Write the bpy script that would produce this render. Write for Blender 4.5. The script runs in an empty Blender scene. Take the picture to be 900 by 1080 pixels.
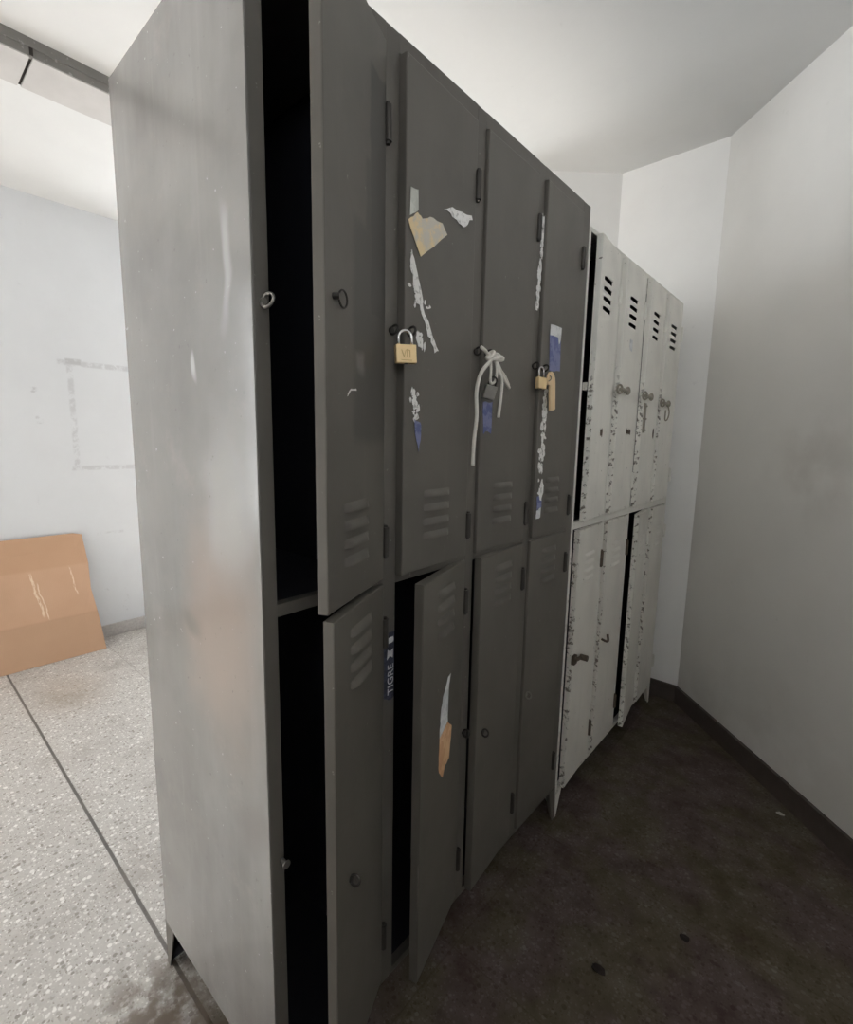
import bpy, bmesh, math, random
from mathutils import Vector, Matrix
random.seed(7)
S = bpy.context.scene
COL = S.collection
R = math.radians

# ------------------------------------------------------------------ materials
def mat(name):
    m = bpy.data.materials.new(name); m.use_nodes = True
    nt = m.node_tree; nt.nodes.clear()
    out = nt.nodes.new('ShaderNodeOutputMaterial')
    b = nt.nodes.new('ShaderNodeBsdfPrincipled')
    nt.links.new(b.outputs[0], out.inputs[0])
    return m, nt, b

class NG:
    """small node-graph helper"""
    def __init__(s, nt): s.nt = nt
    def n(s, t, **k):
        nd = s.nt.nodes.new(t)
        for a, v in k.items(): setattr(nd, a, v)
        return nd
    def put(s, sock, v):
        if isinstance(v, bpy.types.NodeSocket): s.nt.links.new(v, sock)
        else:
            if hasattr(sock.default_value, '__len__') and not hasattr(v, '__len__'): v = (v, v, v)
            if hasattr(sock.default_value, '__len__') and len(sock.default_value) == 4 and len(v) == 3: v = (*v, 1)
            sock.default_value = v
    def math(s, op, a, b=0.0, c=0.0, clamp=False):
        nd = s.n('ShaderNodeMath', operation=op, use_clamp=clamp)
        s.put(nd.inputs[0], a); s.put(nd.inputs[1], b); s.put(nd.inputs[2], c)
        return nd.outputs[0]
    def co(s, which='Object'): return s.n('ShaderNodeTexCoord').outputs[which]
    def xyz(s, v):
        nd = s.n('ShaderNodeSeparateXYZ'); s.put(nd.inputs[0], v); return nd.outputs
    def scale(s, v, k):
        nd = s.n('ShaderNodeVectorMath', operation='MULTIPLY'); s.put(nd.inputs[0], v); s.put(nd.inputs[1], k); return nd.outputs[0]
    def noise(s, v, sc=5, det=4, rough=.55, dist=0):
        nd = s.n('ShaderNodeTexNoise'); s.put(nd.inputs['Vector'], v)
        nd.inputs['Scale'].default_value = sc; nd.inputs['Detail'].default_value = det
        nd.inputs['Roughness'].default_value = rough; nd.inputs['Distortion'].default_value = dist
        return nd.outputs[0]
    def ss(s, v, a, b):
        nd = s.n('ShaderNodeMapRange', interpolation_type='SMOOTHSTEP')
        s.put(nd.inputs[0], v); nd.inputs[1].default_value = a; nd.inputs[2].default_value = b
        return nd.outputs[0]
    def mix(s, f, a, b, mode='MIX'):
        nd = s.n('ShaderNodeMix', data_type='RGBA', blend_type=mode)
        s.put(nd.inputs[0], f); s.put(nd.inputs[6], a); s.put(nd.inputs[7], b)
        return nd.outputs[2]
    def bump(s, h, st, dist=.002):
        nd = s.n('ShaderNodeBump'); s.put(nd.inputs['Height'], h)
        nd.inputs['Strength'].default_value = st; nd.inputs['Distance'].default_value = dist
        return nd.outputs[0]
    def box(s, v, y0, y1, z0, z1, soft=.004):
        """1 inside a rectangle of object-space y,z"""
        o = s.xyz(v)
        a = s.ss(o[1], y0 - soft, y0 + soft); b = s.ss(o[1], y1 + soft, y1 - soft)
        c = s.ss(o[2], z0 - soft, z0 + soft); d = s.ss(o[2], z1 + soft, z1 - soft)
        return s.math('MULTIPLY', s.math('MULTIPLY', a, b), s.math('MULTIPLY', c, d))
    def blob(s, v, p, r, k=(1, 1, 1), soft=.6):
        """soft ellipsoid patch round p"""
        nd = s.n('ShaderNodeVectorMath', operation='SUBTRACT'); s.put(nd.inputs[0], v); nd.inputs[1].default_value = p
        w = s.n('ShaderNodeVectorMath', operation='LENGTH'); s.put(w.inputs[0], s.scale(nd.outputs[0], k))
        return s.ss(w.outputs['Value'], r, r * (1 - soft))

def simple(name, col, rough=.5, metal=0, var=.12, sc=30, bump=.0):
    m, nt, b = mat(name); g = NG(nt); v = g.co()
    n = g.noise(v, sc, 4)
    c = g.mix(n, [x * (1 - var) for x in col], [min(1, x * (1 + var)) for x in col])
    g.put(b.inputs['Base Color'], c); b.inputs['Roughness'].default_value = rough; b.inputs['Metallic'].default_value = metal
    if bump: g.put(b.inputs['Normal'], g.bump(n, bump))
    return m

def dark_paint(name, extra=None, base=(.126, .116, .101), rough=.42):
    m, nt, b = mat(name); g = NG(nt); v = g.co()
    big = g.noise(v, 3.2, 5, .6)
    c = g.mix(g.ss(big, .35, .7), base, [x * .80 for x in base])
    st = g.noise(g.scale(v, (40, 40, 2.2)), 1.0, 3)
    c = g.mix(g.math('MULTIPLY', g.ss(st, .55, .8), .18), c, [x * 1.35 for x in base])
    rst = g.noise(v, 7, 6, .7)
    c = g.mix(g.math('MULTIPLY', g.ss(rst, .56, .75), .25), c, (.20, .165, .14))
    sp = g.noise(v, 90, 2)
    c = g.mix(g.math('MULTIPLY', g.ss(sp, .72, .78), .5), c, (.36, .35, .32))
    rg = g.math('MULTIPLY_ADD', big, .18, rough - .09)
    if extra: c, rg = extra(g, v, c, rg, b)
    g.put(b.inputs['Base Color'], c); g.put(b.inputs['Roughness'], rg)
    fine = g.noise(v, 140, 3)
    wav = g.noise(v, 6, 2)
    g.put(b.inputs['Normal'], g.bump(g.math('MULTIPLY_ADD', fine, .12, wav), .18, .004))
    return m

def ex_side(g, v, c, rg, b_=None):
    # brushed streaks, a warm reflection put into the colour, white scuffs and dull patches of the end panel (object x = depth, z = height)
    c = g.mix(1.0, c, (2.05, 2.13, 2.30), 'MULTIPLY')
    s1 = g.noise(g.scale(v, (7, 7, 1.8)), 1, 4, .6)
    c = g.mix(g.math('MULTIPLY', g.ss(s1, .45, .75), .30), c, (.36, .36, .35))
    warp = g.noise(v, 5, 4)
    wv = g.n('ShaderNodeVectorMath', operation='ADD'); g.put(wv.inputs[0], v)
    sh = g.n('ShaderNodeVectorMath', operation='SCALE'); 
    nz = g.n('ShaderNodeTexNoise'); g.put(nz.inputs['Vector'], v); nz.inputs['Scale'].default_value = 6
    g.put(sh.inputs[0], nz.outputs['Color']); sh.inputs['Scale'].default_value = .12
    g.put(wv.inputs[1], sh.outputs[0]); w = wv.outputs[0]
    o = (-.0 + .06, .06, .06)
    def at(x, z): return (x + .06, .06, z + .06)
    c = g.mix(g.math('MULTIPLY', g.blob(w, at(.10, .93), .22, (1.2, 0, .75), .8), .75), c, (.40, .315, .265))
    c = g.mix(g.math('MULTIPLY', g.blob(w, at(.0, .93), .05, (1, 0, 1.6), .9), .35), c, (.15, .145, .135))
    c = g.mix(g.math('MULTIPLY', g.blob(w, at(.17, 1.50), .05, (2.2, 0, .45), .8), .7), c, (.46, .46, .45))
    c = g.mix(g.math('MULTIPLY', g.blob(w, at(.06, 1.37), .02, (1.5, 0, .6), .7), .8), c, (.55, .55, .54))
    c = g.mix(g.math('MULTIPLY', g.blob(w, at(.14, 1.15), .10, (1.0, 0, .5), .8), .6), c, (.47, .46, .44))
    c = g.mix(g.math('MULTIPLY', g.blob(w, at(.19, .62), .06, (1, 0, .8), .8), .35), c, (.20, .17, .16))
    d = g.noise(v, 60, 3)
    c = g.mix(g.math('MULTIPLY', g.ss(d, .68, .75), .35), c, (.10, .09, .085))
    b_.inputs['Specular IOR Level'].default_value = .85
    return c, g.math('MULTIPLY_ADD', s1, .16, .09)

def ex_stepped(g, v, c, rg, b_=None):
    # a darker, stepped patch along the hinge side of the first upper door (door space: y<0, z from door bottom)
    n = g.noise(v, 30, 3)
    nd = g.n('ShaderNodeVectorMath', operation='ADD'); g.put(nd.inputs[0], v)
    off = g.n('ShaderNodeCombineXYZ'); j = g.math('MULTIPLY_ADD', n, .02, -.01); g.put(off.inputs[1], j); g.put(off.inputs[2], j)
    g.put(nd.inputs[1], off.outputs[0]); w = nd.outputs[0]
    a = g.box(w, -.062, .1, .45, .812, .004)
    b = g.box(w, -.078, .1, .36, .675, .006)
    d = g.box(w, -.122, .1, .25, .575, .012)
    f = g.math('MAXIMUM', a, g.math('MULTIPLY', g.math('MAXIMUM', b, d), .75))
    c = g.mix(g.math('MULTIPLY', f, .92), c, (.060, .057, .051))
    c = g.mix(g.math('MULTIPLY', g.box(w, -.115, -.085, .355, .385, .008), .5), c, (.27, .265, .25))
    return c, rg

M = {}
M['dark'] = dark_paint('dark_grey_paint')
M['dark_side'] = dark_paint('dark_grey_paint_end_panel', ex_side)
M['dark_stepped'] = dark_paint('dark_grey_paint_stepped_patch', ex_stepped)
M['inner'] = simple('shaded_inside_paint', (.022, .022, .030), .6, 0, .2, 12)  # shade inside the lockers is put into this near-black colour

def light_paint(name, rust=1.0, low=False, base=(.84, .82, .765)):
    m, nt, b = mat(name); g = NG(nt); v = g.co(); ge = g.xyz(g.co('Generated'))
    big = g.noise(v, 4, 5, .6)
    c = g.mix(g.ss(big, .35, .7), base, [x * .86 for x in base])
    st = g.noise(g.scale(v, (30, 30, 2.5)), 1, 3)
    c = g.mix(g.math('MULTIPLY', g.ss(st, .52, .8), .3), c, [x * .78 for x in base])
    # chipped edges: paint flakes off near the door's rim
    ey = g.math('MINIMUM', ge[1], g.math('SUBTRACT', 1.0, ge[1]))
    ez = g.math('MINIMUM', ge[2], g.math('SUBTRACT', 1.0, ge[2]))
    e = g.math('MINIMUM', g.math('MULTIPLY', ey, .23), g.math('MULTIPLY', ez, .86))
    n = g.noise(v, 62, 5, .7)
    f = g.ss(g.math('SUBTRACT', n, g.math('MULTIPLY', e, 14.0)), .53, .60)
    if not low: f = g.math('MULTIPLY', f, g.ss(ge[2], .66, .42))
    c = g.mix(g.math('MULTIPLY', f, .85 * rust), c, (.085, .066, .050))
    sp = g.noise(v, 55, 3)
    c = g.mix(g.math('MULTIPLY', g.ss(sp, .70, .74), .8 * rust), c, (.09, .07, .055))
    g.put(b.inputs['Base Color'], c); b.inputs['Roughness'].default_value = .5
    g.put(b.inputs['Normal'], g.bump(g.math('SUBTRACT', big, g.math('MULTIPLY', f, .3)), .2, .003))
    return m
M['light'] = light_paint('chipped_off_white_paint')
M['light_frame'] = light_paint('chipped_off_white_paint_frame', .6, False, (.76, .745, .69))
M['light_low'] = light_paint('chipped_off_white_paint_lower', 1.0, True, (.74, .715, .66))

def wall_mat(name, base=(.80, .79, .775), extra=None, sc=1.0):
    m, nt, b = mat(name); g = NG(nt); v = g.co()
    big = g.noise(v, 1.6, 5, .6)
    c = g.mix(g.ss(big, .3, .75), base, [x * .93 for x in base])
    n2 = g.noise(v, 22, 5, .65)
    c = g.mix(g.math('MULTIPLY', g.ss(n2, .66, .74), .22), c, [x * .70 for x in base])
    if extra: c = extra(g, v, c)
    g.put(b.inputs['Base Color'], c); b.inputs['Roughness'].default_value = .75
    fine = g.noise(v, 160, 3); mid = g.noise(v, 7, 3)
    g.put(b.inputs['Normal'], g.bump(g.math('MULTIPLY_ADD', fine, .10, mid), .22, .006))
    return m

def ex_leftwall(g, v, c):
    # grey glue residue left round a removed notice board, plus scuffs above the skirting
    n = g.noise(v, 26, 5, .7)
    def strip(y0, y1, z0, z1, k=.5, th=.42):
        f = g.math('MULTIPLY', g.box(v, y0, y1, z0, z1, .006), g.ss(n, th, th + .16))
        return g.math('MULTIPLY', f, k)
    f = strip(.445, .475, 1.08, 1.69, .42, .42)
    f = g.math('MAXIMUM', f, strip(.40, .98, 1.665, 1.695, .45, .38))
    f = g.math('MAXIMUM', f, strip(.43, .98, 1.062, 1.088, .45, .38))
    f = g.math('MAXIMUM', f, strip(.95, .98, 1.08, 1.69, .45, .40))
    f = g.math('MAXIMUM', f, strip(.44, .52, 1.672, 1.705, .7, .30))
    f = g.math('MAXIMUM', f, strip(.26, .30, 1.50, 1.53, .6, .5))
    f = g.math('MAXIMUM', f, strip(.28, .31, 1.33, 1.37, .6, .5))
    f = g.math('MAXIMUM', f, strip(.55, .70, .12, .32, .5, .58))
    f = g.math('MAXIMUM', f, strip(.53, .68, .66, .675, .35, .45))
    return g.mix(f, c, (.40, .40, .42))
def ex_rightwall(g, v, c):
    n = g.noise(v, 6, 4)
    f = g.math('MULTIPLY', g.blob(v, (.53, 1.75, 1.18), .28, (1, 1, 1), .9), g.ss(n, .3, .7))  # soft brownish darker patch
    c = g.mix(g.math('MULTIPLY', f, .35), c, (.45, .41, .37))
    low = g.math('MULTIPLY', g.ss(g.xyz(v)[2], .55, .0), .22)  # darker towards the floor
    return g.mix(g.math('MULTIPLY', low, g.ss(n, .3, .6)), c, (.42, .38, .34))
M['wall'] = wall_mat('white_plaster')
M['wall_left'] = wall_mat('white_plaster_with_residue', (.67, .69, .715), ex_leftwall)
M['wall_right'] = wall_mat('white_plaster_brown_toned', (.80, .785, .76), ex_rightwall)
M['wall_end'] = wall_mat('clean_white_plaster', (.87, .86, .845))
M['ceil'] = wall_mat('ceiling_plaster', (.71, .712, .705))
def grey_beam():
    m, nt, b = mat('grey_beam_paint'); g = NG(nt); v = g.co(); z = g.xyz(v)[2]
    n = g.noise(v, 14, 4)
    c = g.mix(n, (.17, .165, .155), (.26, .25, .235))
    c = g.mix(g.math('MULTIPLY', g.ss(g.noise(v, 45, 4), .60, .68), .6), c, (.45, .44, .42))
    g.put(b.inputs['Base Color'], c); b.inputs['Roughness'].default_value = .7
    return m
M['beam'] = grey_beam()
M['slab'] = simple('beam_soffit_board', (.52, .505, .49), .7, 0, .15, 9)
M['gap'] = simple('dark_joint', (.03, .025, .02), .8)

def terrazzo():
    m, nt, b = mat('terrazzo_floor'); g = NG(nt); v = g.co(); o = g.xyz(v)
    vn = g.noise(v, 18, 2)
    def chips(sc, th):
        vo = g.n('ShaderNodeTexVoronoi', feature='F1'); g.put(vo.inputs['Vector'], v)
        vo.inputs['Scale'].default_value = sc; vo.inputs['Randomness'].default_value = 1
        k = g.xyz(vo.outputs['Color'])
        rad = g.math('MULTIPLY_ADD', k[0], th, th * .45)
        f = g.ss(g.math('SUBTRACT', rad, vo.outputs['Distance']), -.02, .05)
        return f, k
    c = g.mix(g.noise(v, 70, 3), (.42, .395, .365), (.54, .51, .475))
    rampc = lambda k: g.mix(g.ss(k, .55, .9), g.mix(g.ss(k, .08, .4), (.25, .22, .195), (.46, .435, .405)), (.78, .755, .72))
    f2, k2 = chips(190, .42); c = g.mix(g.math('MULTIPLY', f2, .8), c, rampc(k2[1]))
    f1, k1 = chips(85, .38); c = g.mix(g.math('MULTIPLY', f1, .9), c, rampc(k1[1]))
    # slab joints
    def joint(val, off, per, w, sharp=.0012):
        a = g.math('ADD', val, 100 * per - off + per / 2)
        a = g.math('SUBTRACT', g.math('MODULO', a, per), per / 2)
        return g.ss(g.math('ABSOLUTE', a), w + sharp, w - sharp)
    jx = joint(o[0], -.963, .97, .0016)
    jy = joint(o[1], .010, .49, .0016)
    main = g.ss(g.math('ABSOLUTE', g.math('SUBTRACT', o[1], .010)), .0058, .0036)
    c = g.mix(g.math('MULTIPLY', g.math('MAXIMUM', jx, jy), .45), c, (.16, .14, .12))
    c = g.mix(g.math('MULTIPLY', main, .9), c, (.07, .06, .052))
    # broad brownish dirt patches; aisle in front of the doors toned near-black brown
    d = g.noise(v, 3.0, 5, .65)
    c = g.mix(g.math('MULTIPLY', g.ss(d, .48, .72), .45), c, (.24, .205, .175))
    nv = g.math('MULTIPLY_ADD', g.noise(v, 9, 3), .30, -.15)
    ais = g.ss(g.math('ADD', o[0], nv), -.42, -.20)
    aisle_col = g.mix(g.ss(g.noise(v, 4.5, 3), .42, .58), (.042, .020, .017), (.044, .030, .009))
    c = g.mix(g.math('MULTIPLY', ais, g.math('MULTIPLY_ADD', g.noise(v, 12, 4), .26, AISLE_TONE - .13)), c, aisle_col)
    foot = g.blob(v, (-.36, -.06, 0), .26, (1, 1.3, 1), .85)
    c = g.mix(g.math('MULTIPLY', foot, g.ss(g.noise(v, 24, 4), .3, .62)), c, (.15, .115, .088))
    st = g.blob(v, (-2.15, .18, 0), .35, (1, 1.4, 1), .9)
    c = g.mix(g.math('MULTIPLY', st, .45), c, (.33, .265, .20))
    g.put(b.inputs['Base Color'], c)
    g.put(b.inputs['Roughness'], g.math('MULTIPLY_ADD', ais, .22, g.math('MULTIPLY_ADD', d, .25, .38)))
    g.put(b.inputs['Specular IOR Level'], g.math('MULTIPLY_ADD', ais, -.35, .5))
    g.put(b.inputs['Normal'], g.bump(g.math('SUBTRACT', vn, g.math('MAXIMUM', main, g.math('MULTIPLY', jx, .5))), .15, .004))
    return m
AISLE_TONE = .89
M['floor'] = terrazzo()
M['skirt'] = simple('terrazzo_skirting', (.46, .44, .425), .6, 0, .3, 60, .1)
M['skirt_dark'] = simple('dark_skirting', (.075, .058, .05), .65, 0, .35, 25, .1)

def cardboard():
    m, nt, b = mat('corrugated_cardboard'); g = NG(nt); v = g.co(); o = g.xyz(v)
    n = g.noise(v, 5, 4); flute = g.n('ShaderNodeTexWave'); g.put(flute.inputs['Vector'], v)
    flute.bands_direction = 'Y'; flute.inputs['Scale'].default_value = 40; flute.inputs['Distortion'].default_value = .4
    c = g.mix(n, (.53, .325, .205), (.62, .40, .27))
    c = g.mix(g.math('MULTIPLY', flute.outputs[1], .06), c, (.36, .22, .13))
    wz = g.noise(g.scale(v, (0, 0, 1)), 9, 3)
    wy = g.math('MULTIPLY_ADD', wz, .05, -.025)
    def streak(y, w, z0, z1, sl):
        d = g.math('SUBTRACT', g.math('ADD', g.math('ADD', o[1], wy), g.math('MULTIPLY', o[2], sl)), y)
        f = g.ss(g.math('ABSOLUTE', d), w, w * .4)
        f = g.math('MULTIPLY', f, g.math('MULTIPLY', g.ss(o[2], z0, z0 + .03), g.ss(o[2], z1, z1 - .03)))
        return g.math('MULTIPLY', f, g.ss(g.noise(g.scale(v, (1, 6, 1)), 26, 3), .38, .5))
    f = g.math('MAXIMUM', streak(.250, .008, .24, .51, .16), streak(.268, .004, .22, .45, .16))
    f = g.math('MAXIMUM', f, streak(.43, .005, .33, .52, .14)); f = g.math('MAXIMUM', f, streak(-.1, .006, .25, .5, .1))
    c = g.mix(g.math('MULTIPLY', f, .8), c, (.82, .68, .52))
    c = g.mix(g.math('MULTIPLY', g.ss(o[2], .235, .215), .45), c, (.42, .265, .165))
    c = g.mix(g.math('MULTIPLY', g.ss(o[2], .50, .52), .35), c, (.46, .27, .15))
    g.put(b.inputs['Base Color'], c); b.inputs['Roughness'].default_value = .75
    return m
M['card'] = cardboard()
M['steel'] = simple('dull_steel', (.32, .31, .29), .35, .9, .25, 60)
M['steel_dark'] = simple('dark_grimy_steel', (.06, .055, .05), .45, .6, .3, 60)
M['rust'] = simple('rusty_fitting', (.10, .075, .055), .7, .2, .45, 90, .3)
M['latch_worn'] = simple('worn_painted_fitting', (.30, .27, .225), .55, .1, .5, 110, .3)
M['brass'] = simple('brass', (.88, .66, .36), .38, .25, .12, 40)
M['brass_mark'] = simple('brass_stamp', (.62, .43, .20), .5, .4)
M['chrome'] = simple('chrome', (.78, .76, .76), .16, 1, .05)
M['cord'] = simple('white_cotton_cord', (.74, .71, .65), .85, 0, .15, 200, .3)
M['tan'] = simple('tan_tag', (.82, .60, .36), .5, 0, .15, 30)
def torn(name, a, b_, sc=60, t0=.45, t1=.55):
    m, nt, b = mat(name); g = NG(nt); v = g.co()
    n = g.noise(v, sc, 5, .7)
    g.put(b.inputs['Base Color'], g.mix(g.ss(n, t0, t1), a, b_)); b.inputs['Roughness'].default_value = .6
    return m
M['residue'] = torn('torn_tape_residue', (.88, .87, .85), (.52, .51, .49), 90, .52, .62)
M['strip'] = torn('pale_tape', (.66, .67, .62), (.55, .56, .51), 20)
M['tanpaper'] = torn('yellowed_paper', (.62, .575, .50), (.80, .64, .38), 13, .44, .54)
M['blue'] = torn('blue_sticker', (.115, .135, .30), (.21, .23, .40), 45)
M['bluelabel'] = torn('faded_blue_label', (.13, .15, .33), (.22, .24, .42), 30)
M['white'] = torn('white_sticker', (.75, .76, .77), (.62, .63, .65), 40)
M['navy'] = torn('navy_sticker', (.02, .022, .04), (.05, .055, .09), 50)
M['orange'] = torn('orange_paper', (.80, .52, .30), (.70, .40, .22), 30)
M['hinge'] = simple('grimy_hinge', (.045, .040, .035), .5, .2, .3, 60)
M['debris'] = simple('dry_dirt', (.014, .008, .006), .9, 0, .3, 80)
M['scrap'] = simple('dusty_paper', (.45, .42, .38), .8)
M['winframe'] = simple('white_window_paint', (.75, .75, .73), .5)

# ------------------------------------------------------------------ mesh helpers
def link(name, bm, m, parent=None, smooth=False, loc=None, rot=None):
    me = bpy.data.meshes.new(name)
    bm.normal_update(); bm.to_mesh(me); bm.free()
    for mm in (m if isinstance(m, (list, tuple)) else [m]): me.materials.append(mm)
    if smooth:
        for p in me.polygons: p.use_smooth = True
    o = bpy.data.objects.new(name, me); COL.objects.link(o)
    if parent is not None: o.parent = parent
    if loc: o.location = loc
    if rot: o.rotation_euler = rot
    return o
def empty(name, loc, rz=0):
    o = bpy.data.objects.new(name, None); COL.objects.link(o)
    o.location = loc; o.rotation_euler = (0, 0, rz); o.empty_display_size = .05
    return o
def tag(o, label, cat, group=None):
    o['label'] = label; o['category'] = cat
    if group: o['group'] = group
    return o
def struct(name, bm, m, parent=None):
    o = link(name, bm, m, parent)
    if parent is None: o['kind'] = 'structure'
    return o

def add_box(bm, x0, x1, y0, y1, z0, z1, bev=0, mi=0):
    r = bmesh.ops.create_cube(bm, size=1)
    vs = r['verts']
    for v in vs:
        v.co = Vector(((x0 + x1) / 2 + v.co.x * (x1 - x0), (y0 + y1) / 2 + v.co.y * (y1 - y0), (z0 + z1) / 2 + v.co.z * (z1 - z0)))
    fs = set(f for v in vs for f in v.link_faces)
    if bev:
        es = list(set(e for v in vs for e in v.link_edges))
        rr = bmesh.ops.bevel(bm, geom=es, offset=bev, segments=2, profile=.5, affect='EDGES')
        fs = [f for f in rr['faces']] + [f for f in fs if f.is_valid]
    for f in fs: f.material_index = mi
def add_prism(bm, pts, z0, z1):
    """vertical prism over a polygon of (x,y)"""
    a = [bm.verts.new((x, y, z0)) for x, y in pts]; b = [bm.verts.new((x, y, z1)) for x, y in pts]
    n = len(pts)
    bm.faces.new(a[::-1]); bm.faces.new(b)
    for i in range(n): bm.faces.new((a[i], a[(i + 1) % n], b[(i + 1) % n], b[i]))
    bmesh.ops.recalc_face_normals(bm, faces=bm.faces)
def add_tube(bm, pts, rad, seg=8, closed=False, caps=True):
    pts = [Vector(p) for p in pts]; n = len(pts); rings = []
    prev = None
    for i, p in enumerate(pts):
        if closed: t = pts[(i + 1) % n] - pts[i - 1]
        else: t = pts[min(i + 1, n - 1)] - pts[max(i - 1, 0)]
        t.normalize()
        if prev is None:
            u = t.orthogonal().normalized()
        else:
            u = (prev - t * prev.dot(t)).normalized()
        prev = u; w = t.cross(u)
        r = rad[i] if isinstance(rad, (list, tuple)) else rad
        rings.append([bm.verts.new(p + (u * math.cos(a) + w * math.sin(a)) * r) for a in [2 * math.pi * k / seg for k in range(seg)]])
    m = n if closed else n - 1
    if closed:   # match the first ring's phase
        pass
    for i in range(m):
        A, B = rings[i], rings[(i + 1) % n]
        for k in range(seg): bm.faces.new((A[k], A[(k + 1) % seg], B[(k + 1) % seg], B[k]))
    if caps and not closed:
        bm.faces.new(rings[0][::-1]); bm.faces.new(rings[-1])
def curve(pts, n=6):
    """Catmull-Rom through pts"""
    P = [Vector(p) for p in pts]; out = []
    for i in range(len(P) - 1):
        a = P[max(i - 1, 0)]; b = P[i]; c = P[i + 1]; d = P[min(i + 2, len(P) - 1)]
        for k in range(n):
            t = k / n
            out.append(.5 * ((2 * b) + (c - a) * t + (2 * a - 5 * b + 4 * c - d) * t * t + (3 * b - a - 3 * c + d) * t ** 3))
    out.append(P[-1]); return out
def ring_pts(c, r, axis1, axis2, n=20):
    c = Vector(c); a = Vector(axis1); b = Vector(axis2)
    return [c + a * r * math.cos(2 * math.pi * k / n) + b * r * math.sin(2 * math.pi * k / n) for k in range(n)]
def cyl(bm, p, q, r, seg=16): add_tube(bm, [p, q], r, seg)

def flake(bm, poly, x=.0008, th=.0006, jag=0.0, sub=1, mi=0):
    """thin torn patch lying on a door face: polygon in door (y,z), edges roughened"""
    pts = []
    n = len(poly)
    for i in range(n):
        (y0, z0), (y1, z1) = poly[i], poly[(i + 1) % n]
        for k in range(sub):
            t = k / sub
            j = jag if k or sub == 1 else jag * .3
            pts.append((y0 + (y1 - y0) * t + random.uniform(-j, j), z0 + (z1 - z0) * t + random.uniform(-j, j)))
    a = [bm.verts.new((x, y, z)) for y, z in pts]; b = [bm.verts.new((x + th, y, z)) for y, z in pts]
    m = len(pts)
    fs = [bm.faces.new(a[::-1]), bm.faces.new(b)]
    for i in range(m): fs.append(bm.faces.new((a[i], a[(i + 1) % m], b[(i + 1) % m], b[i])))
    for f in fs: f.material_index = mi
    fs = bmesh.ops.triangulate(bm, faces=fs[:2])

# ------------------------------------------------------------------ the setting
H = 2.54
def boxm(*a, **k):
    bm = bmesh.new(); add_box(bm, *a, **k); return bm
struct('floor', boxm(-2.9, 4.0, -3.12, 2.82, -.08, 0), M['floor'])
struct('ceiling', boxm(-2.9, 4.0, -3.12, 2.82, H, H + .08), M['ceil'])
# left wall, with the window opening towards the front end
W3 = (1.15, 2.50, 1.0, 2.46)
W2 = (-2.92, -1.75, .5, 2.44)
bm = bmesh.new()
add_box(bm, -2.90, -2.78, -3.12, W2[0], 0, H); add_box(bm, -2.90, -2.78, W2[1], W3[0], 0, H); add_box(bm, -2.90, -2.78, W3[1], 2.82, 0, H)
add_box(bm, -2.90, -2.78, W3[0], W3[1], 0, W3[2]); add_box(bm, -2.90, -2.78, W3[0], W3[1], W3[3], H)
add_box(bm, -2.90, -2.78, W2[0], W2[1], 0, W2[2]); add_box(bm, -2.90, -2.78, W2[0], W2[1], W2[3], H)
struct('wall_left', bm, M['wall_left'])
# far wall of the left room, with its large window
bm = boxm(-2.78, -.75, 2.70, 2.82, 0, H)
struct('wall_far', bm, M['wall'])
bm = bmesh.new(); add_prism(bm, [(-.34, 2.2), (-.34, 2.82), (-.75, 2.82), (-.75, 1.79)], 0, H)
struct('wall_corner', bm, M['wall'])
RW0 = Vector((.10, 2.2, 0)); RWd = Vector((.643, -.677, 0)).normalized(); RWn = Vector((RWd.y, -RWd.x, 0)) * -1
bm = bmesh.new(); add_box(bm, -.34, .10, 2.2, 2.82, 0, H)
struct('wall_end', bm, M['wall_end'])
def rw(t, d): p = RW0 + RWd * t + RWn * d; return (p.x, p.y)
if RWn.x < 0: RWn = -RWn
Lr = 3.9 / .677 * RWd.length * math.hypot(.643, .677)
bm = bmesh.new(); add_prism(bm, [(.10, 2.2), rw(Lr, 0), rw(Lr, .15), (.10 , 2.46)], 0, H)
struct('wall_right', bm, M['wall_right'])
W1 = (1.25, 2.65, 1.70, 2.42)  # unseen high window, added as fill for the aisle
bm = bmesh.new()
add_box(bm, -.2, W1[0], -1.37, -1.25, 0, H); add_box(bm, W1[1], 4.0, -1.37, -1.25, 0, H)
add_box(bm, W1[0], W1[1], -1.37, -1.25, 0, W1[2]); add_box(bm, W1[0], W1[1], -1.37, -1.25, W1[3], H)
struct('wall_back', bm, M['wall'])
struct('wall_side', boxm(-.2, -.08, -3.0, -1.37, 0, H), M['wall'])
struct('wall_front', boxm(-2.78, -.08, -3.12, -3.0, 0, H), M['wall'])
# skirtings
struct('baseboard_left', boxm(-2.78, -2.766, -3.0, 2.70, 0, .078, bev=.003), M['skirt'])
bm = bmesh.new(); add_prism(bm, [rw(0.0, 0), rw(Lr, 0), rw(Lr, -.013), rw(-.004, -.013)], 0, .082)
struct('baseboard_right', bm, M['skirt_dark'])
struct('baseboard_end', boxm(-.33, .099, 2.187, 2.2, 0, .082), M['skirt_dark'])
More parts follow.
